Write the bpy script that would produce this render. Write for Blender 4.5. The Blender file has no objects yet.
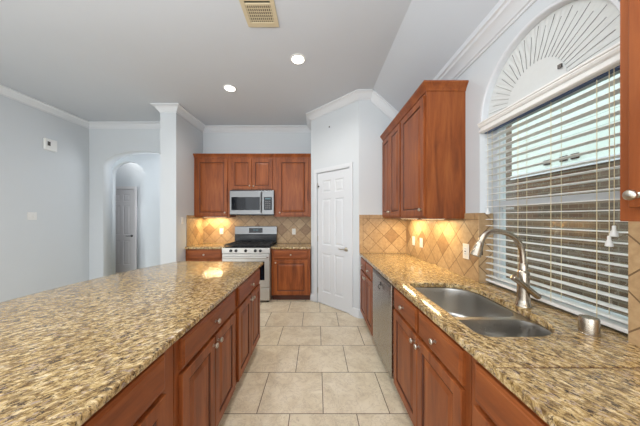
import bpy, bmesh, math, random
from mathutils import Vector, Matrix
random.seed(7)
S = bpy.context.scene
C = S.collection
PI = math.pi

# ------------------------------------------------------------------ camera, world, light, exposure
cam = bpy.data.objects.new('camera', bpy.data.cameras.new('camera'))
C.objects.link(cam); S.camera = cam
cam.location = (0, 0, 1.416); cam.rotation_euler = (PI/2, 0, 0)
cam.data.sensor_width = 36; cam.data.lens = 232/640*36
cam.data.shift_x = 3/640; cam.data.shift_y = 4/640
cam.data.clip_start = .02

w = bpy.data.worlds.new('sky'); S.world = w; w.use_nodes = True
bg = w.node_tree.nodes['Background']
bg.inputs['Color'].default_value = (.88, .95, 1.0, 1); bg.inputs['Strength'].default_value = 3.4

def light(name, kind, loc, energy, color=(1, 1, 1), rot=(0, 0, 0), size=None, size_y=None, **kw):
    d = bpy.data.lights.new(name, kind); d.energy = energy; d.color = color
    if kind == 'AREA':
        d.size = size
        if size_y: d.shape = 'RECTANGLE'; d.size_y = size_y
    elif size: d.shadow_soft_size = size
    for k, v in kw.items(): setattr(d, k, v)
    o = bpy.data.objects.new(name, d); C.objects.link(o); o.location = loc; o.rotation_euler = rot
    return o
DAY = (.95, .975, 1.0)
light('rear_fill_light', 'AREA', (-1.5, -3.4, 1.55), 115, DAY, (PI/2, 0, 0), 5.0, 2.5)  # added soft fill behind the camera, standing in for an unseen window
light('left_fill_light', 'AREA', (-4.05, -1.2, 1.6), 45, DAY, (PI/2, 0, -PI/2), 3.0, 2.0)  # added fill from the left; the wall there has no window
light('ceiling_bounce_fill', 'AREA', (-.9, -.5, 1.75), 112, (.95, .975, 1), (PI, 0, 0), 2.2, 1.6)  # added upward fill to lift the ceiling, like a bounced flash
# downlights of the kitchen: two in view, the rest are unseen lamps on an assumed grid
CANS = [(-.21, 2.56, 14), (-1.176, 3.136, 14), (-.21, .9, 13), (-1.18, .9, 13), (-2.9, 1.5, 14), (-2.9, -.8, 12), (-.4, -1.2, 14)]
for (x, y, e) in CANS:
    light('downlight_lamp', 'SPOT', (x, y, 3.125), e*3.2, (1, .955, .89), (0, 0, 0), .06, spot_size=math.radians(165), spot_blend=.6)
light('hallway_lamp', 'POINT', (-2.8, 4.95, 2.5), 34, (.96, .98, 1), size=.4)
light('alcove_fill', 'AREA', (-4.45, 5.72, 3.1), 7, (1, .98, .96), (math.radians(25), 0, 0), 1.0, .25)  # unseen lamp added to brighten the door beyond the arch
light('alcove_side_fill', 'POINT', (-3.88, 5.62, 1.5), 9, (1, .98, .96), size=.1)  # second added lamp, hidden beside the arch to light that door
S.view_settings.view_transform = 'Standard'; S.view_settings.look = 'None'
S.view_settings.gamma = 1; S.view_settings.use_curve_mapping = False
S.view_settings.exposure = -.45

# ------------------------------------------------------------------ materials
def srgb(r, g, b):
    f = lambda c: c/12.92 if c <= .04045 else ((c+.055)/1.055)**2.4
    return (f(r/255), f(g/255), f(b/255), 1)
class NT:
    def __init__(s, name):
        s.m = bpy.data.materials.new(name); s.m.use_nodes = True
        s.t = s.m.node_tree; s.n = s.t.nodes; s.b = s.n['Principled BSDF']
    def node(s, kind, **kw):
        n = s.n.new(kind)
        for k, v in kw.items():
            if k in n.inputs and not hasattr(n, k): n.inputs[k].default_value = v
            else: setattr(n, k, v)
        return n
    def link(s, a, b): s.t.links.new(a, b)
    def put(s, sock, v):
        if hasattr(v, 'links') or isinstance(v, bpy.types.NodeSocket): s.link(v, sock)
        else: sock.default_value = v
    def math(s, op, a, b=0.0, c=None):
        n = s.n.new('ShaderNodeMath'); n.operation = op
        s.put(n.inputs[0], a); s.put(n.inputs[1], b)
        if c is not None: s.put(n.inputs[2], c)
        return n.outputs[0]
    def mix(s, f, a, b, mode='MIX'):
        n = s.n.new('ShaderNodeMix'); n.data_type = 'RGBA'; n.blend_type = mode
        s.put(n.inputs[0], f); s.put(n.inputs[6], a); s.put(n.inputs[7], b)
        return n.outputs[2]
    def coords(s, scale=(1, 1, 1), rot=(0, 0, 0), loc=(0, 0, 0)):
        tc = s.n.new('ShaderNodeTexCoord'); mp = s.n.new('ShaderNodeMapping')
        mp.inputs['Scale'].default_value = scale; mp.inputs['Rotation'].default_value = rot
        mp.inputs['Location'].default_value = loc
        s.link(tc.outputs['Object'], mp.inputs['Vector']); return mp.outputs[0]
    def noise(s, vec, scale, detail=4, rough=.6, dist=0):
        n = s.n.new('ShaderNodeTexNoise'); s.link(vec, n.inputs['Vector'])
        n.inputs['Scale'].default_value = scale; n.inputs['Detail'].default_value = detail
        n.inputs['Roughness'].default_value = rough; n.inputs['Distortion'].default_value = dist
        return n.outputs[0]
    def ramp(s, f, stops):
        n = s.n.new('ShaderNodeValToRGB'); s.link(f, n.inputs[0]); e = n.color_ramp.elements
        while len(e) < len(stops): e.new(.5)
        for i, (p, c) in enumerate(stops): e[i].position = p; e[i].color = c
        return n.outputs[0]
    def bump(s, h, strength, dist=.01):
        n = s.n.new('ShaderNodeBump'); n.inputs['Strength'].default_value = strength
        n.inputs['Distance'].default_value = dist; s.link(h, n.inputs['Height'])
        s.link(n.outputs[0], s.b.inputs['Normal'])
    def set(s, **kw):
        for k, v in kw.items():
            s.put(s.b.inputs[k.replace('_', ' ')], v)
        return s.m
g3 = lambda v: (v, v, v, 1)

def paint(name, col, rough=.6, var=.03):
    k = NT(name); v = k.coords()
    n = k.noise(v, 3, 3)
    c2 = tuple(min(1, c*(1-var)) for c in col[:3])+(1,)
    c = k.mix(n, col, c2); k.set(Base_Color=c, Roughness=rough)
    k.bump(k.noise(v, 220, 2), .06, .002); return k.m
def plain(name, col, rough=.5, metal=0, **kw):
    k = NT(name); v = k.coords(); n = k.noise(v, 40, 2)
    c2 = tuple(c*.93 for c in col[:3])+(1,)
    k.set(Base_Color=k.mix(n, col, c2), Roughness=rough, Metallic=metal, **kw); return k.m

M = {}
M['wall'] = paint('wall_paint', srgb(207, 212, 216))
M['ceiling'] = paint('ceiling_paint', srgb(200, 205, 212), .8)
M['trim'] = paint('white_trim_paint', srgb(216, 219, 223), .35, .01)
M['grey_door'] = paint('grey_door_paint', srgb(208, 205, 206), .4, .01)
M['white'] = plain('white_plastic', srgb(232, 232, 230), .35)
M['ivory'] = plain('ivory_plastic', srgb(232, 226, 214), .4)
M['cream'] = plain('yellowed_cream_metal', srgb(204, 190, 160), .5)
M['dark'] = plain('dark_cavity', srgb(40, 34, 30), .8)
M['black'] = plain('black_enamel', srgb(22, 24, 28), .18)
M['iron'] = plain('cast_iron', srgb(26, 26, 28), .55)
M['glassblack'] = plain('black_glass', srgb(14, 17, 24), .05, Specular_IOR_Level=.25)
M['nickel'] = plain('satin_nickel', srgb(200, 194, 182), .28, 1)
M['bronze'] = plain('brushed_nickel_faucet', srgb(184, 174, 160), .27, 1)
M['pewter'] = plain('dark_pewter', srgb(92, 88, 86), .35, 1)
M['cord'] = plain('tan_cord', srgb(226, 210, 172), .8)
M['blue'] = plain('headrail_blue_shadow', srgb(70, 92, 130), .4)  # bluish shadow below the valance put into the headrail colour
M['slat'] = plain('white_faux_wood_slat', srgb(236, 236, 234), .35)
M['shade'] = plain('white_pleated_shade', srgb(214, 217, 216), .7)
M['pleat'] = plain('shade_fold_line', srgb(120, 120, 118), .8)
def steel(name, col, rough, sx, sz):
    k = NT(name); v = k.coords((sx, sx, sz)); n = k.noise(v, 30, 3)
    r = k.math('MULTIPLY_ADD', n, .16, rough-.08)
    k.set(Base_Color=k.mix(n, col, tuple(c*.86 for c in col[:3])+(1,)), Roughness=r, Metallic=1)
    return k.m
M['steel'] = steel('brushed_stainless_darkened', srgb(128, 128, 128), .36, 1, 30)  # steel darkened to offset lamp glare on microwave and range back panel
M['steel_lightened'] = steel('brushed_stainless_lightened', srgb(208, 206, 202), .42, 1, 30)  # same steel lightened to offset the dark island reflected low down
M['steelv'] = steel('brushed_stainless_door', srgb(176, 172, 165), .27, 30, 1)
M['sinksteel'] = steel('satin_sink_steel', srgb(206, 204, 200), .30, 6, 6)
def emit(name, col, st):
    k = NT(name); k.set(Base_Color=col, Emission_Color=col, Emission_Strength=st); return k.m
M['lamp'] = emit('lit_lens', (1, .97, .92, 1), 9)
M['warm'] = emit('lit_warm_lens', (1, .78, .45, 1), 3)
M['display'] = emit('clock_digits', srgb(90, 120, 130), .15)

def wood(name, light_, mid, dark_, horiz=False):
    k = NT(name)
    v = k.coords((1.2, 9, 9) if horiz else (9, 9, 1.2))
    big = k.noise(v, 1.6, 5, .6, .6)
    fine = k.noise(k.coords((3, 60, 60) if horiz else (60, 60, 3)), 3, 4, .6)
    c = k.ramp(big, [(.28, dark_), (.5, mid), (.74, light_)])
    c = k.mix(k.math('MULTIPLY', fine, .35), c, dark_)
    k.set(Base_Color=c, Roughness=.38, Specular_IOR_Level=.3)
    k.bump(fine, .05, .002)
    return k.m
WL, WM, WD = srgb(170, 99, 51), srgb(144, 77, 37), srgb(104, 52, 25)
M['wood'] = wood('cherry_cabinet_wood', WL, WM, WD)
M['woodh'] = wood('cherry_drawer_wood', WL, WM, WD, True)
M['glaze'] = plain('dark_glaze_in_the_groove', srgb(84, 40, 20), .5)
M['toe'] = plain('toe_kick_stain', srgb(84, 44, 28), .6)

def granite(name, ang):
    k = NT(name)
    v = k.coords((1, 1, 1), (0, 0, ang))
    def st(sy, loc):
        mp = k.node('ShaderNodeMapping'); k.link(v, mp.inputs['Vector'])
        mp.inputs['Scale'].default_value = (1, sy, 1); mp.inputs['Location'].default_value = loc
        return mp.outputs[0]
    a = st(1.8, (0, 0, 0)); b = st(2.0, (3.3, 7.1, 2)); c3 = st(1.7, (9.3, 1.1, 5))
    c = k.ramp(k.noise(a, 34, 7, .74, .6), [(.38, srgb(104, 80, 50)), (.455, srgb(170, 146, 102)), (.53, srgb(204, 182, 138)), (.63, srgb(236, 222, 192))])
    big = k.ramp(k.noise(v, 6, 4, .6), [(.35, srgb(226, 210, 176)), (.65, srgb(255, 246, 226))])
    c = k.mix(.7, c, big, 'MULTIPLY')
    f1 = k.ramp(k.noise(b, 31, 6, .76, .5), [(.51, g3(0)), (.55, g3(1))])
    c = k.mix(k.math('MULTIPLY', f1, .70), c, srgb(110, 86, 58))
    f3 = k.ramp(k.noise(c3, 40, 4, .62), [(.58, g3(0)), (.64, g3(1))])
    c = k.mix(k.math('MULTIPLY', f3, .55), c, srgb(168, 152, 150))
    f2 = k.ramp(k.noise(c3, 42, 6, .78, .6), [(.545, g3(0)), (.575, g3(1))])
    c = k.mix(k.math('MULTIPLY', f2, .86), c, srgb(48, 36, 36))
    k.set(Base_Color=c, Roughness=.13); return k.m
M['granite_island'] = granite('santa_cecilia_granite_island', math.radians(-43))
M['granite_right'] = granite('santa_cecilia_granite_right', math.radians(61))
M['granite_back'] = granite('santa_cecilia_granite_back', 0)

def tiles(name, P=.2336, top=None, left=None, accent=True, every=2):
    """diagonal travertine tiles; local x runs along the wall, z up, an accent diamond at the origin"""
    k = NT(name); tc = k.node('ShaderNodeTexCoord'); sp = k.node('ShaderNodeSeparateXYZ')
    k.link(tc.outputs['Object'], sp.inputs[0]); X, Z = sp.outputs[0], sp.outputs[2]
    u = k.math('ADD', k.math('DIVIDE', k.math('ADD', X, Z), P), .5)
    v = k.math('ADD', k.math('DIVIDE', k.math('SUBTRACT', X, Z), P), .5)
    iu, iv = k.math('FLOOR', u), k.math('FLOOR', v)
    fu, fv = k.math('SUBTRACT', u, iu), k.math('SUBTRACT', v, iv)
    d = k.math('MAXIMUM', k.math('ABSOLUTE', k.math('SUBTRACT', fu, .5)), k.math('ABSOLUTE', k.math('SUBTRACT', fv, .5)))
    grout = k.math('GREATER_THAN', d, .5-.019)
    wn = k.node('ShaderNodeTexWhiteNoise'); cb = k.node('ShaderNodeCombineXYZ')
    k.link(iu, cb.inputs[0]); k.link(iv, cb.inputs[1]); k.link(cb.outputs[0], wn.inputs['Vector'])
    vec = k.coords(); n = k.noise(vec, 26, 6, .65, .4)
    base = k.ramp(k.math('ADD', k.math('MULTIPLY', n, .80), k.math('MULTIPLY', wn.outputs[0], .20)),
                  [(.25, srgb(156, 124, 88)), (.5, srgb(180, 149, 110)), (.75, srgb(198, 170, 132))])
    acc = k.ramp(n, [(.3, srgb(134, 104, 72)), (.7, srgb(164, 130, 94))])
    isa = k.math('MULTIPLY', k.math('COMPARE', iu, iv, .1), k.math('COMPARE', k.math('MODULO', k.math('ABSOLUTE', iu), every), 0, .1))
    c = k.mix(isa, base, acc) if accent else base
    if top is not None:
        inb = k.math('GREATER_THAN', Z, top)
        g1 = k.math('COMPARE', Z, top, .002)
        fx = k.math('FRACT', k.math('DIVIDE', X, .155)); gx = k.math('MULTIPLY', inb, k.math('LESS_THAN', fx, .02))
        c = k.mix(inb, c, base)
        grout = k.math('MAXIMUM', k.math('MULTIPLY', grout, k.math('SUBTRACT', 1, inb)), k.math('MAXIMUM', g1, gx))
    if left is not None:
        inl = k.math('LESS_THAN', X, left)
        c = k.mix(inl, c, base)
        grout = k.math('MAXIMUM', k.math('MULTIPLY', grout, k.math('SUBTRACT', 1, inl)), k.math('COMPARE', X, left, .002))
    c = k.mix(grout, c, srgb(112, 86, 58))
    k.set(Base_Color=c, Roughness=.42)
    k.bump(k.math('ADD', k.math('MULTIPLY', grout, -1), k.math('MULTIPLY', n, .15)), .35, .004)
    return k.m

def floor_tiles():
    k = NT('travertine_look_floor_tile')
    W, H = .48, .445
    tc = k.node('ShaderNodeTexCoord'); sp = k.node('ShaderNodeSeparateXYZ'); k.link(tc.outputs['Object'], sp.inputs[0])
    ry = k.math('DIVIDE', k.math('SUBTRACT', sp.outputs[1], 1.67-20*H), H); row = k.math('FLOOR', ry)
    fy = k.math('SUBTRACT', ry, row)
    off = k.math('MULTIPLY', k.math('MODULO', row, 2), .24)
    # rows with an even index (the one starting at y=1.67) have joints at x = .045
    rx = k.math('DIVIDE', k.math('SUBTRACT', k.math('SUBTRACT', sp.outputs[0], .045-20*W), off), W); col = k.math('FLOOR', rx)
    fx = k.math('SUBTRACT', rx, col)
    gx = k.math('GREATER_THAN', k.math('ABSOLUTE', k.math('SUBTRACT', fx, .5)), .5-.0065)
    gy = k.math('GREATER_THAN', k.math('ABSOLUTE', k.math('SUBTRACT', fy, .5)), .5-.0065)
    g = k.math('MAXIMUM', gx, gy)
    wn = k.node('ShaderNodeTexWhiteNoise'); cb = k.node('ShaderNodeCombineXYZ')
    k.link(row, cb.inputs[0]); k.link(col, cb.inputs[1]); k.link(cb.outputs[0], wn.inputs['Vector'])
    # every tile shows another piece of the stone pattern
    mv = k.node('ShaderNodeVectorMath', operation='MULTIPLY_ADD'); k.link(wn.outputs[1], mv.inputs[0])
    mv.inputs[1].default_value = (9, 9, 9); k.link(tc.outputs['Object'], mv.inputs[2])
    a = k.noise(mv.outputs[0], 5, 7, .62, .8); b = k.noise(mv.outputs[0], 22, 5, .6, .3)
    c = k.ramp(a, [(.3, srgb(208, 192, 164)), (.5, srgb(228, 215, 188)), (.7, srgb(240, 229, 206))])
    pit = k.ramp(b, [(.66, g3(0)), (.75, g3(1))])
    c = k.mix(k.math('MULTIPLY', pit, .75), c, srgb(160, 142, 120))
    vein = k.ramp(k.noise(mv.outputs[0], 9, 6, .7, 1.5), [(.47, g3(0)), (.5, g3(1)), (.53, g3(0))])
    c = k.mix(k.math('MULTIPLY', vein, .42), c, srgb(168, 150, 128))
    c = k.mix(k.math('MULTIPLY', wn.outputs[0], .12), c, srgb(190, 175, 155))
    c = k.mix(g, c, srgb(112, 96, 80))
    k.set(Base_Color=c, Roughness=k.math('MULTIPLY_ADD', g, .4, .36))
    k.bump(k.math('MULTIPLY', g, -1), .4, .004)
    return k.m
M['floor'] = floor_tiles()
def brick():
    k = NT('neighbour_brick'); tc = k.node('ShaderNodeTexCoord'); sp = k.node('ShaderNodeSeparateXYZ'); cb = k.node('ShaderNodeCombineXYZ')
    k.link(tc.outputs['Object'], sp.inputs[0]); k.link(sp.outputs[1], cb.inputs[0]); k.link(sp.outputs[2], cb.inputs[1])
    b = k.node('ShaderNodeTexBrick'); k.link(cb.outputs[0], b.inputs['Vector'])
    b.inputs['Scale'].default_value = 1; b.inputs['Brick Width'].default_value = .2; b.inputs['Row Height'].default_value = .072
    b.inputs['Mortar Size'].default_value = .008
    b.inputs['Color1'].default_value = srgb(112, 88, 66); b.inputs['Color2'].default_value = srgb(84, 66, 50); b.inputs['Mortar'].default_value = srgb(124, 112, 94)
    k.set(Base_Color=b.outputs[0], Roughness=.85); return k.m
M['brick'] = brick()
def siding():
    k = NT('pale_lap_siding'); tc = k.node('ShaderNodeTexCoord'); sp = k.node('ShaderNodeSeparateXYZ'); k.link(tc.outputs['Object'], sp.inputs[0])
    f = k.math('FRACT', k.math('DIVIDE', sp.outputs[2], .17)); l = k.math('LESS_THAN', f, .05)
    k.set(Base_Color=k.mix(l, srgb(226, 236, 226), srgb(180, 192, 184)), Roughness=.7); return k.m
M['siding'] = siding()
M['grass'] = plain('side_yard_grass', srgb(96, 104, 70), .9)
M['fence'] = wood('weathered_fence_board', srgb(176, 140, 104), srgb(150, 116, 84), srgb(118, 90, 64))
def glass():
    k = NT('window_glass'); tr = k.node('ShaderNodeBsdfTransparent'); gl = k.node('ShaderNodeBsdfGlossy'); gl.inputs['Roughness'].default_value = .03
    fr = k.node('ShaderNodeFresnel'); fr.inputs['IOR'].default_value = 1.55; mx = k.node('ShaderNodeMixShader')
    ge = k.node('ShaderNodeNewGeometry')       # reflect on the outer faces of the pane only
    k.link(k.math('MULTIPLY', k.math('MINIMUM', k.math('MULTIPLY', fr.outputs[0], 2.3), 1), k.math('SUBTRACT', 1, ge.outputs['Backfacing'])), mx.inputs[0])
    k.link(tr.outputs[0], mx.inputs[1]); k.link(gl.outputs[0], mx.inputs[2])
    tr.inputs[0].default_value = (.93, .96, .95, 1)
    k.link(mx.outputs[0], k.n['Material Output'].inputs[0]); return k.m
M['glass'] = glass()

# ------------------------------------------------------------------ mesh helpers
def root(name, label, cat, loc=(0, 0, 0), rz=0, group=None):
    o = bpy.data.objects.new(name, None); C.objects.link(o); o.location = loc; o.rotation_euler = (0, 0, rz)
    o.empty_display_size = .1
    o['label'] = label; o['category'] = cat
    if group: o['group'] = group
    return o
def tag(o, label, cat, group=None):
    o['label'] = label; o['category'] = cat
    if group: o['group'] = group
    return o
def struct(o, kind='structure'): o['kind'] = kind; return o

class MB:
    def __init__(s): s.v = []; s.f = []
    def quad(s, *p):
        i = len(s.v); s.v += [tuple(q) for q in p]; s.f.append(tuple(range(i, i+len(p)))); return s
    def box(s, a, b, ch=0):
        x0, y0, z0 = a; x1, y1, z1 = b
        i = len(s.v)
        s.v += [(x0,y0,z0),(x1,y0,z0),(x1,y1,z0),(x0,y1,z0),(x0,y0,z1),(x1,y0,z1),(x1,y1,z1),(x0,y1,z1)]
        s.f += [tuple(i+k for k in q) for q in ((0,3,2,1),(4,5,6,7),(0,1,5,4),(1,2,6,5),(2,3,7,6),(3,0,4,7))]
        return s
    def loops(s, loops, closed=True, cap0=True, cap1=True):
        n = len(loops[0]); i = len(s.v)
        for l in loops: s.v += [tuple(p) for p in l]
        m = n if closed else n-1
        for a in range(len(loops)-1):
            for k in range(m):
                k2 = (k+1) % n
                s.f.append((i+a*n+k, i+a*n+k2, i+(a+1)*n+k2, i+(a+1)*n+k))
        if cap0: s.f.append(tuple(reversed(range(i, i+n))))
        if cap1: s.f.append(tuple(range(i+(len(loops)-1)*n, i+len(loops)*n)))
        return s
    def lathe(s, prof, origin=(0,0,0), axis='z', n=16):
        """prof: (radius, height)"""
        ls = []
        for r, h in prof:
            l = []
            for k in range(n):
                a = 2*PI*k/n; p = (r*math.cos(a), r*math.sin(a), h)
                if axis == 'y-': p = (p[0], -p[2], p[1])
                elif axis == 'x': p = (p[2], p[0], p[1])
                l.append((p[0]+origin[0], p[1]+origin[1], p[2]+origin[2]))
            ls.append(l)
        return s.loops(ls)
    def tube(s, pts, r, n=10, flat=None):
        pts = [Vector(p) for p in pts]; R = r if isinstance(r, (list, tuple)) else [r]*len(pts)
        up = Vector((0, 0, 1)); ls = []; prev = None
        for i, p in enumerate(pts):
            d = (pts[min(i+1, len(pts)-1)]-pts[max(i-1, 0)]).normalized()
            if prev is None:
                a = d.cross(up) if abs(d.dot(up)) < .95 else d.cross(Vector((0, 1, 0)))
            else: a = prev-d*prev.dot(d)
            a.normalize(); prev = a; b = d.cross(a)
            ls.append([p+(a*math.cos(2*PI*k/n)+b*math.sin(2*PI*k/n)*(flat or 1))*R[i] for k in range(n)])
        return s.loops(ls)
    def build(s, name, mat, parent=None, smooth=None, loc=None, rz=0, bevel=0):
        me = bpy.data.meshes.new(name); me.from_pydata(s.v, [], s.f)
        bm = bmesh.new(); bm.from_mesh(me)
        bmesh.ops.remove_doubles(bm, verts=bm.verts, dist=1e-5)
        bmesh.ops.recalc_face_normals(bm, faces=bm.faces)
        bm.to_mesh(me); bm.free()
        return link(name, me, mat, parent, smooth, loc, rz, bevel)
def link(name, me, mat, parent=None, smooth=None, loc=None, rz=0, bevel=0):
    me.materials.clear(); me.materials.append(mat)
    if smooth:
        me.polygons.foreach_set('use_smooth', [True]*len(me.polygons)); me.set_sharp_from_angle(angle=math.radians(smooth))
    o = bpy.data.objects.new(name, me); C.objects.link(o)
    if parent: o.parent = parent
    if loc: o.location = loc
    o.rotation_euler = (0, 0, rz)
    if bevel:
        b = o.modifiers.new('bevel', 'BEVEL'); b.width = bevel; b.segments = 2; b.limit_method = 'ANGLE'; b.angle_limit = math.radians(40)
    return o

def filled(outline, holes, t, bev=0, bres=3):
    """flat slab in XY (z 0..t) with holes, through a filled 2D curve"""
    cu = bpy.data.curves.new('tmp', 'CURVE'); cu.dimensions = '2D'; cu.fill_mode = 'BOTH'
    cu.extrude = t/2-bev; cu.bevel_depth = bev; cu.bevel_resolution = bres; cu.offset = -bev
    for pts in [outline]+list(holes):
        sp = cu.splines.new('POLY'); sp.points.add(len(pts)-1)
        for i, p in enumerate(pts): sp.points[i].co = (p[0], p[1], 0, 1)
        sp.use_cyclic_u = True
    o = bpy.data.objects.new('tmp', cu); C.objects.link(o)
    dg = bpy.context.evaluated_depsgraph_get(); dg.update()
    me = bpy.data.meshes.new_from_object(o.evaluated_get(dg))
    bpy.data.objects.remove(o); bpy.data.curves.remove(cu)
    for v in me.vertices: v.co.z += t/2
    bm = bmesh.new(); bm.from_mesh(me); bmesh.ops.remove_doubles(bm, verts=bm.verts, dist=1e-5)
    bmesh.ops.recalc_face_normals(bm, faces=bm.faces); bm.to_mesh(me); bm.free()
    return me
def upright(me):
    for v in me.vertices: x, y, z = v.co; v.co = (x, z, y)     # x along, z up, front at y=0, thickness into +y
    me.flip_normals(); return me
def wall(name, origin, rz, outline, holes=(), t=.12, mat=None):
    me = upright(filled(outline, holes, t))
    o = link(name, me, mat or M['wall'], None, None, origin, rz); return struct(o)
rect = lambda x0, z0, x1, z1: [(x0, z0), (x1, z0), (x1, z1), (x0, z1)]
def arch(x0, x1, z0, zs, rise, n=24):
    c = (x0+x1)/2; h = (x1-x0)/2
    return [(x0, z0)]+[(c-h*math.cos(PI*k/n), zs+rise*math.sin(PI*k/n)) for k in range(n+1)]+[(x1, z0)]
def rounded(corners, inset=0, n=8):
    """corners (x, y, r), counter-clockwise or clockwise; straight edges moved in by inset"""
    m = len(corners); P = [Vector((c[0], c[1])) for c in corners]
    cen = sum(P, Vector((0, 0)))/m; out = []
    Q = []
    for i in range(m):
        a, b, c = P[i-1], P[i], P[(i+1) % m]
        d1 = (b-a).normalized(); d2 = (c-b).normalized()
        n1 = Vector((-d1.y, d1.x)); n2 = Vector((-d2.y, d2.x))
        if n1.dot(cen-b) < 0: n1 = -n1
        if n2.dot(cen-b) < 0: n2 = -n2
        k = n1+n2; Q.append(b+k*(inset/(1+n1.dot(n2))))
    for i in range(m):
        a, b, c = Q[i-1], Q[i], Q[(i+1) % m]; r = max(.004, corners[i][2]-inset)
        d1 = (a-b).normalized(); d2 = (c-b).normalized(); ang = d1.angle(d2)
        t = r/math.tan(ang/2); ctr = b+(d1+d2).normalized()*(r/math.sin(ang/2))
        s0 = b+d1*t-ctr; s1 = b+d2*t-ctr
        a0 = math.atan2(s0.y, s0.x); da = (math.atan2(s1.y, s1.x)-a0+PI) % (2*PI)-PI
        out += [(ctr.x+r*math.cos(a0+da*k/n), ctr.y+r*math.sin(a0+da*k/n)) for k in range(n+1)]
    return out
def sweep(name, path, z, prof, mat, parent=None):
    """moulding along an xy path, profile (inward, dz); inward is to the right of travel; corners mitred"""
    P = [Vector(p) for p in path]; ls = []
    for i, p in enumerate(P):
        ns = []
        if i > 0: d = (p-P[i-1]).normalized(); ns.append(Vector((d.y, -d.x)))
        if i < len(P)-1: d = (P[i+1]-p).normalized(); ns.append(Vector((d.y, -d.x)))
        m = ns[0] if len(ns) == 1 else (ns[0]+ns[1])/(1+ns[0].dot(ns[1]))
        ls.append([(p.x+m.x*a, p.y+m.y*a, z+b) for a, b in prof])
    mb = MB(); mb.loops(ls); return struct(mb.build(name, mat, parent, 30))

# ------------------------------------------------------------------ structure
LX, RX, BY, H = -4.24, 1.255, 4.5, 3.16
struct(MB().box((-6.2, -4, -.1), (1.46, 6.3, 0)).build('floor', M['floor']))
FX = .762; SL = .9
ce = MB().box((-6.2, -4, H), (FX, 6.3, H+.1))
zr = H-SL*(1.46-FX)
ce.loops([[(FX, y, H), (1.46, y, zr), (1.46, y, zr+.1), (FX, y, H+.1)] for y in (-4, 6.3)])
struct(ce.build('ceiling', M['ceiling']))

wall('wall_left', (LX, -4, 0), PI/2, rect(0, 0, 8.52-.005, H))                     # x=-4.24 facing +x
wall('wall_hallway_side', (LX, 4.32, 0), 0, [(0, 0)]+arch(-3.98-LX, -2.60-LX, 0, 2.366, .285)+[(1.78, 0), (1.78, H), (0, H)], t=.195)
struct(MB().box((-2.46, 3.64, 0), (-2.21, BY, H)).build('wall_partition', M['wall']))
wall('wall_back', (-2.46, BY, 0), 0, rect(0, 0, 3.8, H))
struct(MB().box((-.10, 3.94, 0), (0.0, BY, H)).build('wall_pantry_side', M['wall']))
DL = math.hypot(.688, .69); DA = math.atan2(-.69, .688)
wall('wall_pantry_diagonal', (-.10, 3.94, 0), DA, [(0, 0), (.145, 0), (.145, 2.145), (.81, 2.145), (.81, 0), (DL, 0), (DL, H), (0, H)], t=.10)
zc = lambda x: H-SL*max(0, x-FX)
wall('wall_pantry_front', (.588, 3.25, 0), 0, [(0, 0), (RX-.588, 0), (RX-.588, zc(RX)), (FX-.588, H), (0, H)], t=.10)
WY0, WY1, WC, WR, ZSP = .926, 1.79, 1.36, .43, 2.145
YO = 3.35
hole = arch(YO-WY1, YO-WY0, .914, ZSP, WR, 40)
wall('wall_right', (RX, YO, 0), -PI/2, rect(0, 0, YO+4, zc(RX)), [hole], t=.20)
wall('wall_behind', (1.46, -3.6, 0), PI, rect(0, 0, 5.9, H), [rect(.7, .25, 5.1, 2.6)])  # opening made up to give the added rear fill a source
# hallway beyond the arch
wall('wall_hall_far', (-6.0, 5.4, 0), 0, [(0, 0)]+arch(-4.79+6, -4.01+6, 0, 2.37, .34)+[(4.0, 0), (4.0, H), (0, H)], t=.12)
wall('wall_hall_alcove', (-5.4, 5.95, 0), 0, rect(0, 0, 2.0, H))
struct(MB().box((-5.5, 5.52, 0), (-5.35, 5.95, H)).build('wall_alcove_left', M['wall']))
struct(MB().box((-3.75, 5.52, 0), (-3.6, 5.95, H)).build('wall_alcove_right', M['wall']))
struct(MB().box((-2.15, 4.63, 0), (-2.0, 5.4, H)).build('wall_hall_right', M['wall']))
struct(MB().box((-6.1, 4.2, 0), (-6.0, 5.6, H)).build('wall_hall_left', M['wall']))

# crown mouldings and baseboards
crown = [(0, -.105), (.012, -.105), (.014, -.09), (.03, -.075), (.055, -.04), (.075, -.022), (.09, -.018), (.09, 0), (0, 0)]
sweep('trim_1', [(LX, -3.59), (LX, 4.32), (-2.46, 4.32), (-2.46, 3.64), (-2.21, 3.64), (-2.21, BY), (-.10, BY), (-.10, 3.94), (.588, 3.25), (FX+.02, 3.25)], H-.001, crown, M['trim'])
# crown down the sloped ceiling on the pantry wall
cs = [(-a, b) for a, b in crown]
s0 = Vector((FX, 0, H)); s1 = Vector((RX, 0, zc(RX)))
struct(MB().loops([[(p.x, 3.25+a, p.z+b*1.25) for a, b in cs] for p in (s0, s1)]).build('trim_2', M['trim'], None, 30))
rc = [(0, 2.655), (-.010, 2.655), (-.014, 2.668), (-.026, 2.672), (-.036, 2.70), (-.060, 2.725), (-.072, 2.732), (-.078, 2.75), (-.092, 2.757), (-.092, zc(RX-.092)), (0, zc(RX))]
struct(MB().loops([[(RX+a, y, b-.002) for a, b in rc] for y in (-3.59, 3.249)]).build('trim_3', M['trim'], None, 25))
base = [(0, 0), (.014, 0), (.014, .10), (.010, .118), (0, .125)]
sweep('baseboard_left', [(LX, -3.59), (LX, 4.32), (-3.98, 4.32)], .001, base, M['trim'])
e = Vector((.688, -.69)).normalized()
pt = lambda s: (-.10+e.x*s, 3.94+e.y*s)
sweep('baseboard_pantry', [pt(.872), (.588, 3.25), (.688, 3.25)], .001, base, M['trim'])
sweep('baseboard_pantry_left', [(-.10, 3.95), pt(0), pt(.083)], .001, base, M['trim'])
sweep('baseboard_partition', [(-2.46, 4.32), (-2.46, 3.64), (-2.21, 3.64), (-2.21, 3.90)], .001, base, M['trim'])
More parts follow.
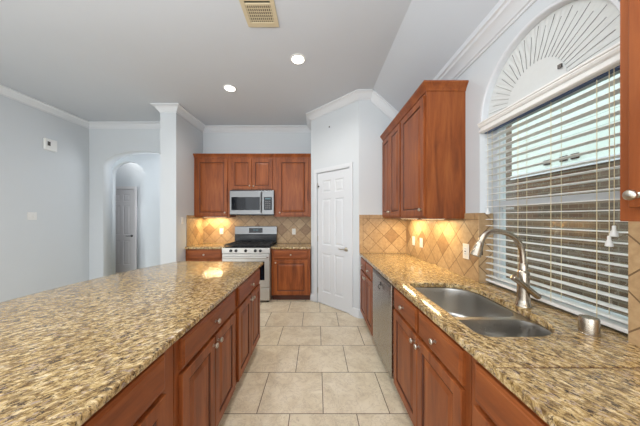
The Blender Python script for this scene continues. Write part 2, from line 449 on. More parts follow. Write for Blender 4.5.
sweep('baseboard_hall', [(-4.01, 5.4), (-2.15, 5.4)], .001, base, M['trim'])

# ------------------------------------------------------------------ panelled faces
def panel_slab(mb, w, h, t, xs, zs, cells, prof, ox=0, oz=0, oy=0, ch=.003):
    """slab x 0..w, z 0..h, back at y=oy, front at y=oy-t; the cells (col,row) of the grid get the nested profile"""
    f = oy-t
    R = lambda x0, z0, x1, z1, y: [(ox+x0, y, oz+z0), (ox+x1, y, oz+z0), (ox+x1, y, oz+z1), (ox+x0, y, oz+z1)]
    mb.loops([R(0, 0, w, h, oy), R(0, 0, w, h, f+ch), R(ch, ch, w-ch, h-ch, f)], cap1=False)
    X = [ch]+list(xs)+[w-ch]; Z = [ch]+list(zs)+[h-ch]
    for i in range(len(X)-1):
        for j in range(len(Z)-1):
            if (i, j) in cells:
                ls = [R(X[i]+a, Z[j]+a, X[i+1]-a, Z[j+1]-a, f+d) for a, d in prof]
                mb.loops(ls, cap0=False)
            else: mb.quad(*R(X[i], Z[j], X[i+1], Z[j+1], f))
CAB = [(0, 0), (.004, .002), (.007, .0095), (.012, .0105), (.016, .008), (.044, .002), (.048, .002)]
def knob(parent, x, y, z, name='knob', r=.015):
    return MB().lathe([(.0085, 0), (.0085, .002), (.005, .004), (.005, .013), (r*.8, .016), (r, .021), (r*.97, .026), (r*.7, .030), (r*.2, .032)], (x, y, z), 'y-', 18).build(name, M['nickel'], parent, 40)
def door_part(parent, x, z, w, h, kx=None, kz=None, y=0, st=.055):
    mb = MB(); panel_slab(mb, w, h, .02, [st, w-st], [st, h-st], {(1, 1)}, CAB, x, z, y)
    d = mb.build('door', M['wood'], parent)
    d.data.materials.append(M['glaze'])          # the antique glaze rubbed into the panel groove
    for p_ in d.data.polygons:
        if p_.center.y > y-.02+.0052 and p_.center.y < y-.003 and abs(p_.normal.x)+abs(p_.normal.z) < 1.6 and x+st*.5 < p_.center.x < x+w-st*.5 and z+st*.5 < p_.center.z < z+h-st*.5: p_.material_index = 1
    if kx is not None: knob(d, kx, y-.02, kz)
    return d
def drawer_part(parent, x, z, w, h, y=0, kn=True):
    mb = MB()
    R = lambda a, yy: [(x+a, yy, z+a), (x+w-a, yy, z+a), (x+w-a, yy, z+h-a), (x+a, yy, z+h-a)]
    mb.loops([R(0, y), R(0, y-.012), R(.004, y-.015), (R(.012, y-.0165)), R(.016, y-.020)])
    d = mb.build('drawer_front', M['woodh'], parent)
    if kn: knob(d, x+w/2, y-.02, z+h/2)
    return d

def base_cabinet(loc, rz, w, label, bays, drawers, depth=.61, hollow=False, group='base cabinets', x0=0, x1=None, kn=True):
    """front face at local y=0; doors/drawers proud towards -y"""
    r = root('base_cabinet', label, 'cabinet', loc, rz, group)
    x1 = w-.02 if x1 is None else x1; x0 = max(x0, .02)
    if hollow:
        b = MB().box((0, .02, .10), (.018, depth, .877)).box((w-.018, .02, .10), (w, depth, .877)).box((.018, .02, .10), (w-.018, depth, .118)).box((.018, depth-.01, .118), (w-.018, depth, .877))
        b.build('carcass', M['wood'], r)
    else: MB().box((0, .02, .10), (w, depth, .877)).build('carcass', M['wood'], r)
    ff = MB()
    xs = [x0+(x1-x0)*i/bays for i in range(bays+1)]
    ff.box((0, 0, .10), (x0+.02, .02, .877)).box((x1-.02, 0, .10), (w, .02, .877)).box((x0+.02, 0, .10), (x1-.02, .02, .14)).box((x0+.02, 0, .84), (x1-.02, .02, .877)).box((x0+.02, 0, .685), (x1-.02, .02, .735))
    for q in xs[1:-1]: ff.box((q-.02, 0, .14), (q+.02, .02, .685))
    ff.build('face_frame', M['wood'], r)
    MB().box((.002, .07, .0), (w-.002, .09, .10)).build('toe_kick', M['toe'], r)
    g = .003; rv = .014
    for i in range(bays):
        a, b = xs[i]+(g if i else rv), xs[i+1]-(g if i < bays-1 else rv)
        if bays == 2: kx = b-.03 if i == 0 else a+.03
        else: kx = a+.03
        door_part(r, a, .118, b-a, .575, kx if kn else None, .655)
    dx = [x0+(x1-x0)*i/drawers for i in range(drawers+1)]
    for i in range(drawers):
        a, b = dx[i]+(.012 if i else rv), dx[i+1]-(.012 if i < drawers-1 else rv)
        drawer_part(r, a, .712, b-a, .145, kn=True)
    return r
def cab_crown(parent, w, z, depth, left=False, right=False):
    """small crown around the top: profile swept in mitred loops"""
    pr = [(0, 0), (.007, 0), (.011, .016), (.036, .050), (.042, .054), (.042, .068), (0, .068)]
    pts = [(w if True else 0, 0)]
    path = []
    if left: path.append((0, depth))
    path += [(0, 0), (w, 0)]
    if right: path.append((w, depth))
    P = [Vector(p) for p in path]; ls = []
    for i, p in enumerate(P):
        ns = []
        if i > 0: d = (p-P[i-1]).normalized(); ns.append(Vector((d.y, -d.x)))
        if i < len(P)-1: d = (P[i+1]-p).normalized(); ns.append(Vector((d.y, -d.x)))
        m = ns[0] if len(ns) == 1 else (ns[0]+ns[1])/(1+ns[0].dot(ns[1]))
        ls.append([(p.x+m.x*a, p.y+m.y*a, z+b) for a, b in pr])
    MB().loops(ls).build('crown_moulding', M['wood'], parent, 30)
    MB().box((0.001, .001, z), (w-.001, depth, z+.01)).build('top_panel', M['wood'], parent)
def upper_cabinet(loc, rz, w, z0, z1, label, doors, depth=.33, left=False, right=False, group='wall cabinets', dz=.02):
    """doors: list of (x0, x1, knob_x or None)"""
    r = root('wall_cabinet', label, 'cabinet', loc, rz, group)
    MB().box((0, .02, z0), (w, depth, z1)).build('carcass', M['wood'], r)
    ff = MB(); a = doors[0][0]; b = doors[-1][1]
    ff.box((0, 0, z0), (a+.02, .02, z1)).box((b-.02, 0, z0), (w, .02, z1)).box((a+.02, 0, z0), (b-.02, .02, z0+.04)).box((a+.02, 0, z1-.06), (b-.02, .02, z1))
    for i in range(len(doors)-1): ff.box((doors[i][1]-.02, 0, z0+.04), (doors[i+1][0]+.02, .02, z1-.06))
    ff.build('face_frame', M['wood'], r)
    for d in doors:
        x0, x1, kx = d[:3]
        door_part(r, x0, z0+dz, x1-x0, z1-z0-dz-.025, kx, z0+.075, st=min(.055, (x1-x0)*.2))
    cab_crown(r, w, z1, depth, left, right)
    return r

# ------------------------------------------------------------------ doors (structure)
HP = [(0, 0), (.006, .006), (.014, .008), (.022, .008), (.044, .001), (.05, .001)]
def house_door(name, loc, rz, w, h, mat, knob_right=True, metal='pewter', cs=.062, head=.065):
    t = .035
    mb = MB(); st = w*.165; mu = w*.12; c = (w-2*st-mu)/2
    zs = [.20, .20+.62, .20+.62+.14, 1.70, 1.80, h-.13]
    panel_slab(mb, w, h, t, [st, st+c, st+c+mu, w-st], zs, {(1, 1), (3, 1), (1, 3), (3, 3), (1, 5), (3, 5)}, HP)
    d = struct(mb.build(name, mat, None, None, loc, rz))
    fr = MB()    # casing profile boxes
    for a, b, y0 in ((-cs, 0, .012),):
        pass
    yw = -.045      # wall face in door coordinates
    g = .004
    fr.box((-g-cs, yw-.014, 0), (-g-.012, yw, h+g+head)).box((w+g+.012, yw-.014, 0), (w+g+cs, yw, h+g+head)).box((-g-.012, yw-.014, h+g+.012), (w+g+.012, yw, h+g+head))
    fr.box((-g-.012, yw-.009, 0), (-g, .03, h+g+.012)).box((w+g, yw-.009, 0), (w+g+.012, .03, h+g+.012)).box((-g, yw-.009, h+g), (w+g, .03, h+g+.012))
    fr.build('door_frame', M['trim'] if mat is M['trim'] else mat, d)
    kx = w-.06 if knob_right else .06; s = -1 if knob_right else 1
    hd = MB().lathe([(.031, 0), (.031, .006), (.026, .010), (.011, .012), (.011, .045)], (kx, -t, .93), 'y-', 20)
    hd.tube([(kx, -t-.045, .93), (kx+s*.03, -t-.05, .932), (kx+s*.075, -t-.05, .928), (kx+s*.115, -t-.047, .932)], [.010, .009, .008, .006], 10)
    hd.build('door_handle', M[metal], d, 40)
    for z in (.20, 1.05, h-.20):
        MB().box((-.008 if knob_right else w-.012, -t-.003, z-.045), (.012 if knob_right else w+.008, -t+.001, z+.045)).build('hinge', M['nickel'], d)
    return d
o = pt(.149)
nb = Vector((e.y, -e.x)); inn = -nb if nb.y < 0 else nb          # into the pantry
d1 = house_door('door_1', (o[0]+inn.x*.045, o[1]+inn.y*.045, .008), DA, .657, 2.125, M['trim'], metal='nickel')
MB().tube([(.012, -.04, 1.905), (.03, -.055, 1.915), (.045, -.05, 1.90)], .009, 8).build('door_stop_hook', M['pewter'], d1, 40)
house_door('door_2', (-5.26, 5.905, .008), 0, .635, 2.11, M['grey_door'])

# ------------------------------------------------------------------ island
IX = -.635
isl = [('double-door island cabinet farthest from the camera, beside the range end of the aisle', 1.79, .755, 0, None),
       ('double-door island cabinet in the middle of the island aisle side', 1.03, .755, 0, None),
       ('double-door island cabinet nearest the camera, cut by the bottom left of the photo', .20, .825, 0, .765)]
for lab, y, w_, a, b in isl:
    base_cabinet((IX, y, 0), PI/2, w_, lab, 2, 1, group='island base cabinets', x1=b)
bp = root('island_back_panel', 'cherry wood panelling on the bar side of the island under the granite overhang', 'panel', (-1.252, .2, 0))
MB().box((-.02, 0, 0), (0, 2.345, .877)).build('panel', M['wood'], bp)
for yy in (.25, 1.15, 2.0):
    MB().loops([[(-.02, yy+q, .875), (-.34, yy+q, .875), (-.34, yy+q, .845), (-.08, yy+q, .60), (-.02, yy+q, .58)] for q in (0, .05)]).build('corbel', M['wood'], bp)
R_, cy, yf = 3.01, 1.35, 2.66
pts = [(-.600, .06), (-.600, 2.600)]
xl = lambda y: -1.87+ (R_-math.sqrt(R_*R_-(y-cy)**2))
pts += [(-.66, 2.612), (-1.50, 2.655)]
pts += [(xl(y), y) for y in [2.60-(2.60-.10)*i/24 for i in range(25)]]
pts += [(-1.52, .06)]
me = filled(pts, [], .035, .012, 4); 
o = link('island_countertop', me, M['granite_island'], None, 40, (0, 0, .879))
tag(o, 'large speckled tan granite island top with a curved bar edge on its left', 'countertop')

# ------------------------------------------------------------------ right run
FXR = .62
base_cabinet((FXR, 3.248, 0), -PI/2, .75, 'narrow-looking two-drawer base cabinet between the dishwasher and the pantry wall', 2, 2, depth=.62, group='base cabinets of the sink run')
base_cabinet((FXR, 1.856, 0), -PI/2, .922, 'wide sink base cabinet with two false drawers, beside the dishwasher', 2, 2, depth=.62, hollow=True, group='base cabinets of the sink run')
base_cabinet((FXR, .930, 0), -PI/2, .80, 'base cabinet with one wide drawer nearest the camera on the sink side', 2, 1, depth=.62, group='base cabinets of the sink run', x0=.025)
dw = root('dishwasher', 'stainless steel dishwasher built in under the granite, left of the sink cabinet', 'dishwasher', (FXR, 2.494, 0), -PI/2)
MB().box((.003, .0, .10), (.632, .60, .872)).build('body', M['dark'], dw)
MB().box((.006, -.024, .115), (.629, -.001, .868)).build('door', M['steelv'], dw, bevel=.004)
MB().box((.012, -.026, .838), (.623, -.0235, .864)).build('control_strip', M['steel'], dw)
MB().box((.01, .05, 0), (.625, .07, .10)).build('toe_panel', M['black'], dw)
hk = MB().lathe([(.020, 0), (.020, .004), (.012, .006)], (.315, -.024, .79), 'y-', 16)
hk.tube([(.315, -.03, .785), (.315, -.042, .775), (.325, -.046, .757), (.345, -.04, .75)], .006, 8)
hk.build('latch_handle', M['pewter'], dw, 40)

# countertop with the sink cut-out, plus the piece nearer the camera behind the seam
sinkc = [(.692, 1.765, .05), (1.135, 1.765, .19), (1.105, .975, .20), (.692, .975, .05)]
A = [(.595, .776), (1.253, .776), (1.253, .935), (1.352, .935), (1.352, 1.785), (1.253, 1.785), (1.253, 3.247), (.595, 3.247)]
o = link('granite_countertop', filled(A, [rounded(sinkc)], .035, .005, 3), M['granite_right'], None, 40, (0, 0, .879))
tag(o, 'long speckled granite worktop holding the double sink, running from the seam to the pantry wall', 'countertop')
o = link('granite_countertop', filled(rect(.595, .13, 1.253, .7735), [], .035, .005, 3), M['granite_right'], None, 40, (0, 0, .879))
tag(o, 'granite worktop piece nearest the camera at right, in front of the thin seam line', 'countertop')
MB().box((.599, .7736, .002), (1.25, .7759, .0335)).build('seam_filler', M['toe'], o)

sk = root('sink', 'stainless steel undermount double bowl sink below the window', 'sink', (0, 0, 0))
far = [(.698, 1.758, .05), (1.128, 1.758, .18), (1.106, 1.245, .10), (.698, 1.245, .05)]
near = [(.698, 1.215, .05), (1.104, 1.215, .07), (1.096, .982, .14), (.698, .982, .05)]
me = filled(rounded([(.678, 1.78, .06), (1.15, 1.78, .19), (1.12, .962, .20), (.678, .962, .06)]), [rounded(far), rounded(near)], .003)
link('rim', me, M['sinksteel'], sk, 40, (0, 0, .8755))
for cr, dep in ((far, .20), (near, .17)):
    ls = []
    for ins, z in [(-.002, .877), (.0, .868), (.002, .80), (.004, .877-dep+.028), (.010, .877-dep+.010), (.022, .877-dep+.002), (.05, .877-dep)]:
        ls.append([(x, y, z) for x, y in rounded(cr, ins, 10)])
    b = MB().loops(ls, cap0=False).build('bowl', M['sinksteel'], sk, 50)
    cx = sum(c[0] for c in cr)/4; cyy = sum(c[1] for c in cr)/4
    MB().lathe([(.045, 0), (.045, .004), (.036, .005), (.030, .001), (.004, .002)], (cx, cyy, .877-dep+.001), 'z', 24).build('drain', M['pewter'], b, 40)

fy = 1.31
fa = root('faucet', 'brushed nickel pull-down gooseneck faucet behind the sink', 'faucet', (1.165, fy, .914))
MB().lathe([(.038, 0), (.038, .006), (.034, .011), (.030, .04), (.028, .09), (.028, .185), (.026, .195), (.0215, .20), (.0215, .235), (.018, .242)], (0, 0, 0), 'z', 24).build('body', M['bronze'], fa, 40)
path = [(523, 272), (523.2, 262), (522, 249), (517.5, 240), (509, 233.8), (499, 231.2), (489, 231.8), (483.5, 236), (480.5, 242)]
nk = [((px-317)*fy/232-1.165, 0, 1.416-(py-217)*fy/232-.914) for px, py in path]
def smooth(p, n=3):
    p = [Vector(q) for q in p]
    for _ in range(n):
        q = [p[0]]
        for a, b in zip(p, p[1:]): q += [a*.75+b*.25, a*.25+b*.75]
        p = q+[p[-1]]
    return p
nk[0] = (0, 0, .22)
MB().tube(smooth(nk), .0155, 14).build('gooseneck', M['bronze'], fa, 60)
p0 = Vector(nk[-1]); p1 = Vector(((475.2-317)*fy/232-1.165, 0, 1.416-(256-217)*fy/232-.914))
hd = [p0, p0.lerp(p1, .06), p0.lerp(p1, .12), p0.lerp(p1, .4), p0.lerp(p1, .75), p0.lerp(p1, .97), p1]
MB().tube(hd, [.0155, .0185, .0195, .0225, .0255, .0275, .024], 18).build('spray_head', M['bronze'], fa, 50)
sd = p0.lerp(p1, .55)
MB().box((sd.x+.019, -.006, sd.z-.03), (sd.x+.026, .006, sd.z+.01)).build('spray_button', M['black'], fa)
lv = [(-.092, -.036, .172), (-.06, -.040, .150), (-.02, -.040, .117), (.02, -.040, .084), (.046, -.040, .064)]
MB().tube(smooth(lv, 2), [.014]+[.0195]*18+[.015], 12, .8).build('lever', M['bronze'], fa, 50)
ag = MB().lathe([(.034, 0), (.034, .003), (.032, .005), (.032, .064), (.030, .070), (.010, .072)], (0, 0, 0), 'z', 28).build('air_gap_cap', M['bronze'], None, 40, (1.172, 1.0, .9145))
tag(ag, 'small brushed nickel cylindrical air gap cap on the granite behind the sink', 'air gap')

# right wall cabinets
UX = .925; UZ0, UZ1 = 1.403, 2.478
upper_cabinet((UX, 3.248, 0), -PI/2, .718, UZ0, UZ1, 'cherry wall cabinet with two narrow doors, against the pantry wall', [(.03, .355, .335), (.362, .70, .382)], depth=.328, group='wall cabinets on the window side')
upper_cabinet((UX, 2.528, 0), -PI/2, .57, UZ0, UZ1, 'cherry wall cabinet with a single wide door, beside the window', [(.02, .548, .52)], depth=.328, right=True, group='wall cabinets on the window side')
upper_cabinet((UX, .708, 0), -PI/2, .60, UZ0, UZ1, 'wall cabinet cut off by the right edge of the photo, with one large round knob', [(.032, .57, .054)], depth=.328, left=True, dz=.04, group='wall cabinets on the window side')

# ------------------------------------------------------------------ back wall run
FYB = 3.90
base_cabinet((-2.208, FYB, 0), 0, .638, 'base cabinet left of the range, half hidden by the island', 2, 1, depth=.598, group='base cabinets on the back wall')
base_cabinet((-.765, FYB, 0), 0, .655, 'single-door base cabinet between the range and the white pantry door', 1, 1, depth=.598, group='base cabinets on the back wall', x0=.03, x1=.625)
for (a, b, lab) in ((-2.208, -1.572, 'short granite worktop left of the range'), (-.765, -.102, 'short granite worktop right of the range')):
    o = link('granite_countertop', filled(rect(a, 3.868, b, 4.498), [], .035, .005, 3), M['granite_back'], None, 40, (0, 0, .879)); tag(o, lab, 'countertop')
UB = 4.17
upper_cabinet((-2.208, UB, 0), 0, .642, 1.42, UZ1, 'wide single-door wall cabinet left of the microwave', [(.045, .60, .565)], group='wall cabinets on the back wall')
upper_cabinet((-1.564, UB, 0), 0, .797, 1.895, UZ1, 'short two-door wall cabinet above the microwave', [(.03, .393, .36), (.40, .765, .433)], group='wall cabinets on the back wall')
upper_cabinet((-.765, UB, 0), 0, .655, 1.42, UZ1, 'single-door wall cabinet right of the microwave, next to the pantry', [(.07, .61, .10)], group='wall cabinets on the back wall')

# microwave
mw = root('microwave', 'stainless steel over-the-range microwave under the short wall cabinet', 'microwave', (-1.535, 4.10, 1.452))
MW = .775
MB().box((0, 0, 0), (MW, .395, .44)).build('body', M['black'], mw)
MB().box((0, -.022, .012), (.565, -.001, .425)).build('door', M['steel'], mw, bevel=.004)
MB().box((.03, -.025, .085), (.53, -.022, .315)).build('window', M['glassblack'], mw)
MB().box((.567, -.022, .012), (MW, -.001, .425)).build('control_panel', M['steel'], mw, bevel=.004)
kp = MB().box((.60, -.025, .085), (.745, -.022, .315)).build('keypad', M['glassblack'], mw)
MB().box((.625, -.0265, .275), (.72, -.025, .295)).build('clock_display', M['display'], kp)
for r_ in range(4):
    for c_ in range(3):
        MB().box((.627+.034*c_, -.0262, .115+.037*r_), (.647+.034*c_, -.025, .133+.037*r_)).build('key', M['pewter'], kp)
MB().tube([(.552, -.022, .05), (.552, -.05, .065), (.552, -.05, .375), (.552, -.022, .39)], .010, 10).build('handle', M['steel'], mw, 40)
MB().box((.02, .01, -.008), (MW-.02, .36, .001)).build('vent_grille', M['dark'], mw)

# range
rg = root('gas_range', 'stainless steel gas range with black grates and back guard between the base cabinets', 'range', (-1.567, 3.82, 0))
RW = .795
MB().box((.004, .03, .03), (RW-.004, .66, .895)).build('body', M['steel_lightened'], rg)
MB().box((.0, -.005, .815), (RW, .03, .905)).build('control_panel', M['steel_lightened'], rg, bevel=.006)
MB().box((.0, .03, .895), (RW, .60, .918)).build('cooktop', M['black'], rg, bevel=.004)
dr = MB().box((.008, -.012, .255), (RW-.008, .03, .805)).build('oven_door', M['steel_lightened'], rg, bevel=.006)
MB().box((.09, -.015, .38), (RW-.09, -.012, .685)).build('window', M['glassblack'], dr)
MB().tube([(.04, -.012, .755), (.05, -.055, .757), (RW-.05, -.055, .757), (RW-.04, -.012, .755)], .014, 12).build('handle', M['steel_lightened'], dr, 40)
MB().box((.008, -.010, .045), (RW-.008, .03, .245)).build('storage_drawer', M['steel_lightened'], rg, bevel=.005)
for x in (.03, RW-.07):
    MB().box((x, .05, 0), (x+.04, .09, .03)).build('foot', M['black'], rg)
for x in (.15, .236, .394, .552, .636):
    kb = MB().lathe([(.024, 0), (.024, .006), (.019, .008), (.018, .028), (.014, .031)], (x, -.005, .861), 'y-', 20).build('knob', M['black'], rg, 40)
MB().loops([[(x, .60, .915), (x, .655, .915), (x, .655, 1.235), (x, .635, 1.235), (x, .625, 1.09), (x, .60, 1.07)] for x in (0, RW)]).build('back_guard', M['black'], rg)
cp = MB().loops([[(x, .612, 1.088), (x, .622, 1.232), (x, .630, 1.238), (x, .636, 1.238), (x, .626, 1.088)] for x in (-.002, RW+.002)]).build('back_panel', M['steel'], rg)
dsp = MB().loops([[(x, .610, 1.115), (x, .6165, 1.205), (x, .622, 1.205), (x, .6155, 1.115)] for x in (.27, .525)]).build('display', M['glassblack'], cp)
for q in range(4):
    x = .355+.022*q+(.008 if q > 1 else 0)
    MB().loops([[(xx, .6085, 1.150), (xx, .6125, 1.182), (xx, .615, 1.182), (xx, .611, 1.150)] for xx in (x, x+.013)]).build('digit', M['display'], dsp)
for q in range(3):
    x0 = .02+q*.255; x1 = x0+.245; gm = MB()
    zz = .955
    for a, b in (((x0, .06), (x1, .06)), ((x1, .06), (x1, .57)), ((x1, .57), (x0, .57)), ((x0, .57), (x0, .06)), (((x0+x1)/2, .06), ((x0+x1)/2, .57)), ((x0, .315), (x1, .315)), ((x0, .19), (x1, .19)), ((x0, .44), (x1, .44))):
        p, q2 = Vector((*a, zz)), Vector((*b, zz)); dd = (q2-p).normalized()*.007; n_ = Vector((-dd.y, dd.x, 0))
        gm.loops([[p+n_+Vector((0, 0, -.016)), p-n_+Vector((0, 0, -.016)), p-n_, p+n_], [q2+n_+Vector((0, 0, -.016)), q2-n_+Vector((0, 0, -.016)), q2-n_, q2+n_]])
    for a in ((x0, .06), (x1-.01, .06), (x0, .56), (x1-.01, .56)): gm.box((a[0], a[1], .917), (a[0]+.012, a[1]+.012, .942))
    gm.build('grate', M['iron'], rg)
for (x, y, r_) in ((.15, .18, .045), (.15, .45, .035), (.398, .315, .05), (.645, .18, .05), (.645, .45, .035)):
    MB().lathe([(r_*1.15, 0), (r_*1.15, .006), (r_, .008), (r_, .017), (r_*.6, .020)], (x, y, .917), 'z', 20).build('burner', M['iron'], rg, 40)

# ------------------------------------------------------------------ tile backsplashes
def splash(name, origin, rz, outline, mat, t=.010):
    """outline in local x,z around the accent origin; face at local y=0, tile body towards +y"""
    me = upright(filled(outline, [], t)); o = link(name, me, mat, None, None, origin, rz)
    return struct(o)
TOPZ = 1.447
m = tiles('tile_back'); splash('wall_back_tiles', (-.683, BY-.010, 1.168), 0, rect(-2.207+.683, -.2535, -.101+.683, 1.60-1.168), m)
m = tiles('tile_partition', P=.23, every=4, top=TOPZ-.05-1.15, left=3.93+.05-4.2); splash('wall_partition_tiles', (-2.21+.010, 4.2, 1.15), PI/2, rect(3.925-4.2, -.2355, 4.488-4.2, TOPZ-1.15), m)
m = tiles('tile_pantry', P=.216, every=4, top=TOPZ-.052-1.155, left=.592+.052-1.041); splash('wall_pantry_tiles', (1.041, 3.25-.010, 1.155), 0, rect(.592-1.041, -.2405, 1.2535-1.041, TOPZ-1.155), m)
m = tiles('tile_right', P=.225, top=TOPZ-.05-1.15); splash('wall_right_tiles', (RX-.010, 2.30, 1.15), -PI/2, rect(2.30-3.238, -.2355, 2.30-1.7905, TOPZ-1.15), m)
m = tiles('tile_near', P=.225, accent=False); splash('wall_right_tiles_near', (RX-.010, .62, 1.15), -PI/2, rect(.62-.928, -.2355, .62+.4, 1.402-1.15), m)
m = tiles('tile_jamb', P=.225, accent=False); splash('window_tiles', (1.2452, WY1-.008, 1.15), 0, rect(0, -.2355, .109, TOPZ-1.15), m, .007)

# ------------------------------------------------------------------ window, blinds, arched shade
wf = MB()
wx0, wx1 = 1.358, 1.42
wf.box((wx0, WY1-.045, .916), (wx1, WY1-.001, 2.10)).box((wx0, WY0+.001, .916), (wx1, WY0+.045, 2.10)).box((wx0, WY0+.045, .916), (wx1, WY1-.045, .96)).box((wx0, WY0+.001, 2.09), (wx1, WY1-.001, 2.15)).box((wx0-.0, WY0+.045, 1.497), (wx1, WY1-.045, 1.533))
n = 32
for a in range(n):
    t0, t1 = PI*a/n, PI*(a+1)/n
    q = lambda r, t: (WC+r*math.cos(t), ZSP+r*math.sin(t))
    c = [q(WR-.002, t0), q(WR-.045, t0), q(WR-.045, t1), q(WR-.002, t1)]
    wf.loops([[(x, y, z) for y, z in c] for x in (wx0, wx1)])
win = struct(wf.build('window_1', M['trim']))
MB().box((1.395, WY0+.045, .96), (1.399, WY1-.045, 1.485)).build('pane', M['glass'], win)
MB().box((1.395, WY0+.045, 1.535), (1.399, WY1-.045, 2.09)).build('pane', M['glass'], win)
MB().loops([[(x, WC+(WR-.045)*math.cos(PI*k/24), ZSP+.005+(WR-.05)*math.sin(PI*k/24)) for k in range(25)] for x in (1.395, 1.399)]).build('pane', M['glass'], win)
MB().box((1.385, WY1-.10, 1.47), (1.357, WY1-.16, 1.4849)).build('sash_lock', M['white'], win)

bl = root('window_blind', 'white slatted horizontal blind hanging in the window above the sink', 'blind', (0, 0, 0))
by0, by1 = WY0+.012, WY1-.010
sl = MB(); zs = [.972+.0475*i for i in range(23)]
for z in zs:
    ls = []
    for y in (by0, by1):
        ls.append([(1.293, y, z-.0010), (1.306, y, z+.0014), (1.319, y, z+.0020), (1.332, y, z+.0014), (1.345, y, z-.0010),
                   (1.345, y, z-.0038), (1.332, y, z-.0014), (1.319, y, z-.0008), (1.306, y, z-.0014), (1.293, y, z-.0038)])
    sl.loops(ls)
sl.build('slats', M['slat'], bl)
MB().box((1.292, by0, .928), (1.346, by1, .946)).build('bottom_rail', M['slat'], bl, bevel=.004)
MB().box((1.286, by0, 2.054), (1.312, by1, 2.10)).build('headrail', M['blue'], bl)
va = [(1.284, 2.060), (1.254, 2.060), (1.246, 2.066), (1.246, 2.078), (1.258, 2.081), (1.258, 2.098), (1.246, 2.102), (1.240, 2.112), (1.240, 2.119), (1.234, 2.122), (1.234, 2.131), (1.284, 2.131)]
MB().loops([[(x, y, z) for x, z in va] for y in (WY0+.003, WY1-.003)]).build('valance', M['slat'], bl, 30)
for y in (1.71, 1.49, 1.28, 1.07):
    cd = MB()
    for x in (1.2905, 1.3475): cd.tube([(x, y, .946), (x, y, 2.05)], .0013, 6)
    cd.build('ladder_cord', M['cord'], bl)
def tassel(x, y, z, top, n=''):
    MB().tube([(x, y, z+.03), (x+.002, y, (z+top)/2), (x, y, top)], .0012, 6).build('pull_cord', M['cord'], bl)
    MB().lathe([(.004, .034), (.006, .03), (.006, .016), (.012, 0), (.013, -.012), (.008, -.014)], (x, y, z), 'z', 14).build('tassel', M['white'], bl, 40)
tassel(1.284, 1.003, 1.345, 2.06); tassel(1.282, 1.018, 1.30, 2.06); tassel(1.284, 1.745, 1.45, 2.06)

# arched pleated fan shade above the blind
sx = 1.30
fs = root('arch_shade', 'white pleated fan-shaped shade filling the half-round top of the window', 'shade', (sx, WC, ZSP))
N = 40; rr, hr = .406, .205
fan = MB(); top = []; 
for k in range(2*N+1):
    a = PI*k/(2*N); d = 0 if k % 2 == 0 else -.002
    top.append([(0 if j == 0 else d*(j/5), r*math.cos(a), r*math.sin(a)) for j, r in enumerate([.05, .12, .19, .26, .33, rr])])
fan.loops(top, closed=False, cap0=False, cap1=False)
o = fan.build('pleated_fabric', M['shade'], fs)
md = o.modifiers.new('solid', 'SOLIDIFY'); md.thickness = .002
hub = MB(); cv = [(.03+.188*math.cos(PI*k/32), .188*math.sin(PI*k/32)) for k in range(33)]
hub.loops([[(x, a, b) for a, b in cv] for x in (-.005, -.001)]); hub.build('centre_disc', M['shade'], fs)
fl = MB()
for k in range(1, 26):
    a = PI*k/26; c, s_ = math.cos(a), math.sin(a); r1 = rr-.015-(.0 if k % 2 else .03)
    p, q2 = Vector((-.0030, .03+.19*c, .19*s_)), Vector((-.0030, r1*c, r1*s_)); n_ = Vector((0, -s_, c))*.0008
    fl.loops([[p+n_, p-n_, p-n_+Vector((.004, 0, 0)), p+n_+Vector((.004, 0, 0))], [q2+n_, q2-n_, q2-n_+Vector((.004, 0, 0)), q2+n_+Vector((.004, 0, 0))]])
fl.build('fold_lines', M['pleat'], fs)
MB().box((-.018, -.140, .060), (-.009, -.122, .080)).build('clip', M['pewter'], fs)
ring = MB()
for a in range(48):
    t0, t1 = PI*a/48, PI*(a+1)/48
    ring.loops([[(x, r*math.cos(t), r*math.sin(t)) for x, r in ((-.044, .429), (-.044, .416), (-.038, .411), (.012, .407), (.012, .429))] for t in (t0, t1)], cap0=False, cap1=False)
ring.build('frame', M['trim'], fs, 30)
MB().box((-.012, -.40, -.009), (.012, .40, .006)).build('bottom_bar', M['trim'], fs)

# ------------------------------------------------------------------ electrical plates
def plate(name, loc, rz, label, cat, kind, w=.072, h=.115, group=None):
    r = root(name, label, cat, loc, rz, group)
    MB().box((-w/2, -.006, -h/2), (w/2, 0, h/2)).build('cover_plate', M['ivory'] if kind != 'white' else M['white'], r, bevel=.002)
    if kind == 'outlet':
        for s_ in (-1, 1):
            sc = MB().box((-.017, -.009, s_*.021-.014), (.017, -.006, s_*.021+.014)).build('socket', M['white'], r, bevel=.002)
            MB().box((-.008, -.0095, s_*.021-.004), (-.006, -.009, s_*.021+.006)).box((.006, -.0095, s_*.021-.004), (.008, -.009, s_*.021+.006)).build('slot', M['dark'], sc)
    elif kind == 'gfci':
        b = MB().box((-.017, -.009, -.034), (.017, -.006, .034)).build('socket', M['white'], r, bevel=.002)
        for s_ in (-1, 1):
            MB().box((-.008, -.0096, s_*.022-.004), (-.006, -.009, s_*.022+.006)).box((.006, -.0096, s_*.022-.004), (.008, -.009, s_*.022+.006)).build('slot', M['dark'], b)
        MB().box((-.008, -.0105, -.004), (.008, -.009, .004)).build('reset_button', M['dark'], b)
    else:
        for x in ([0] if w < .09 else [-w*.2, w*.2]):
            MB().box((x-.016, -.010, -.033), (x+.016, -.006, .033)).build('rocker', M['white'], r, bevel=.002)
    return r
plate('wall_outlet', (-1.846, BY-.0101, 1.14), 0, 'cream outlet on the warmly lit tiles left of the range', 'outlet', 'outlet')
plate('wall_outlet', (-.448, BY-.0101, 1.135), 0, 'outlet on the back wall tiles right of the range', 'outlet', 'outlet')
plate('light_switch', (RX-.0101, 2.985, 1.11), -PI/2, 'narrow switch plate on the side wall tiles, closest to the pantry corner', 'switch', 'white')
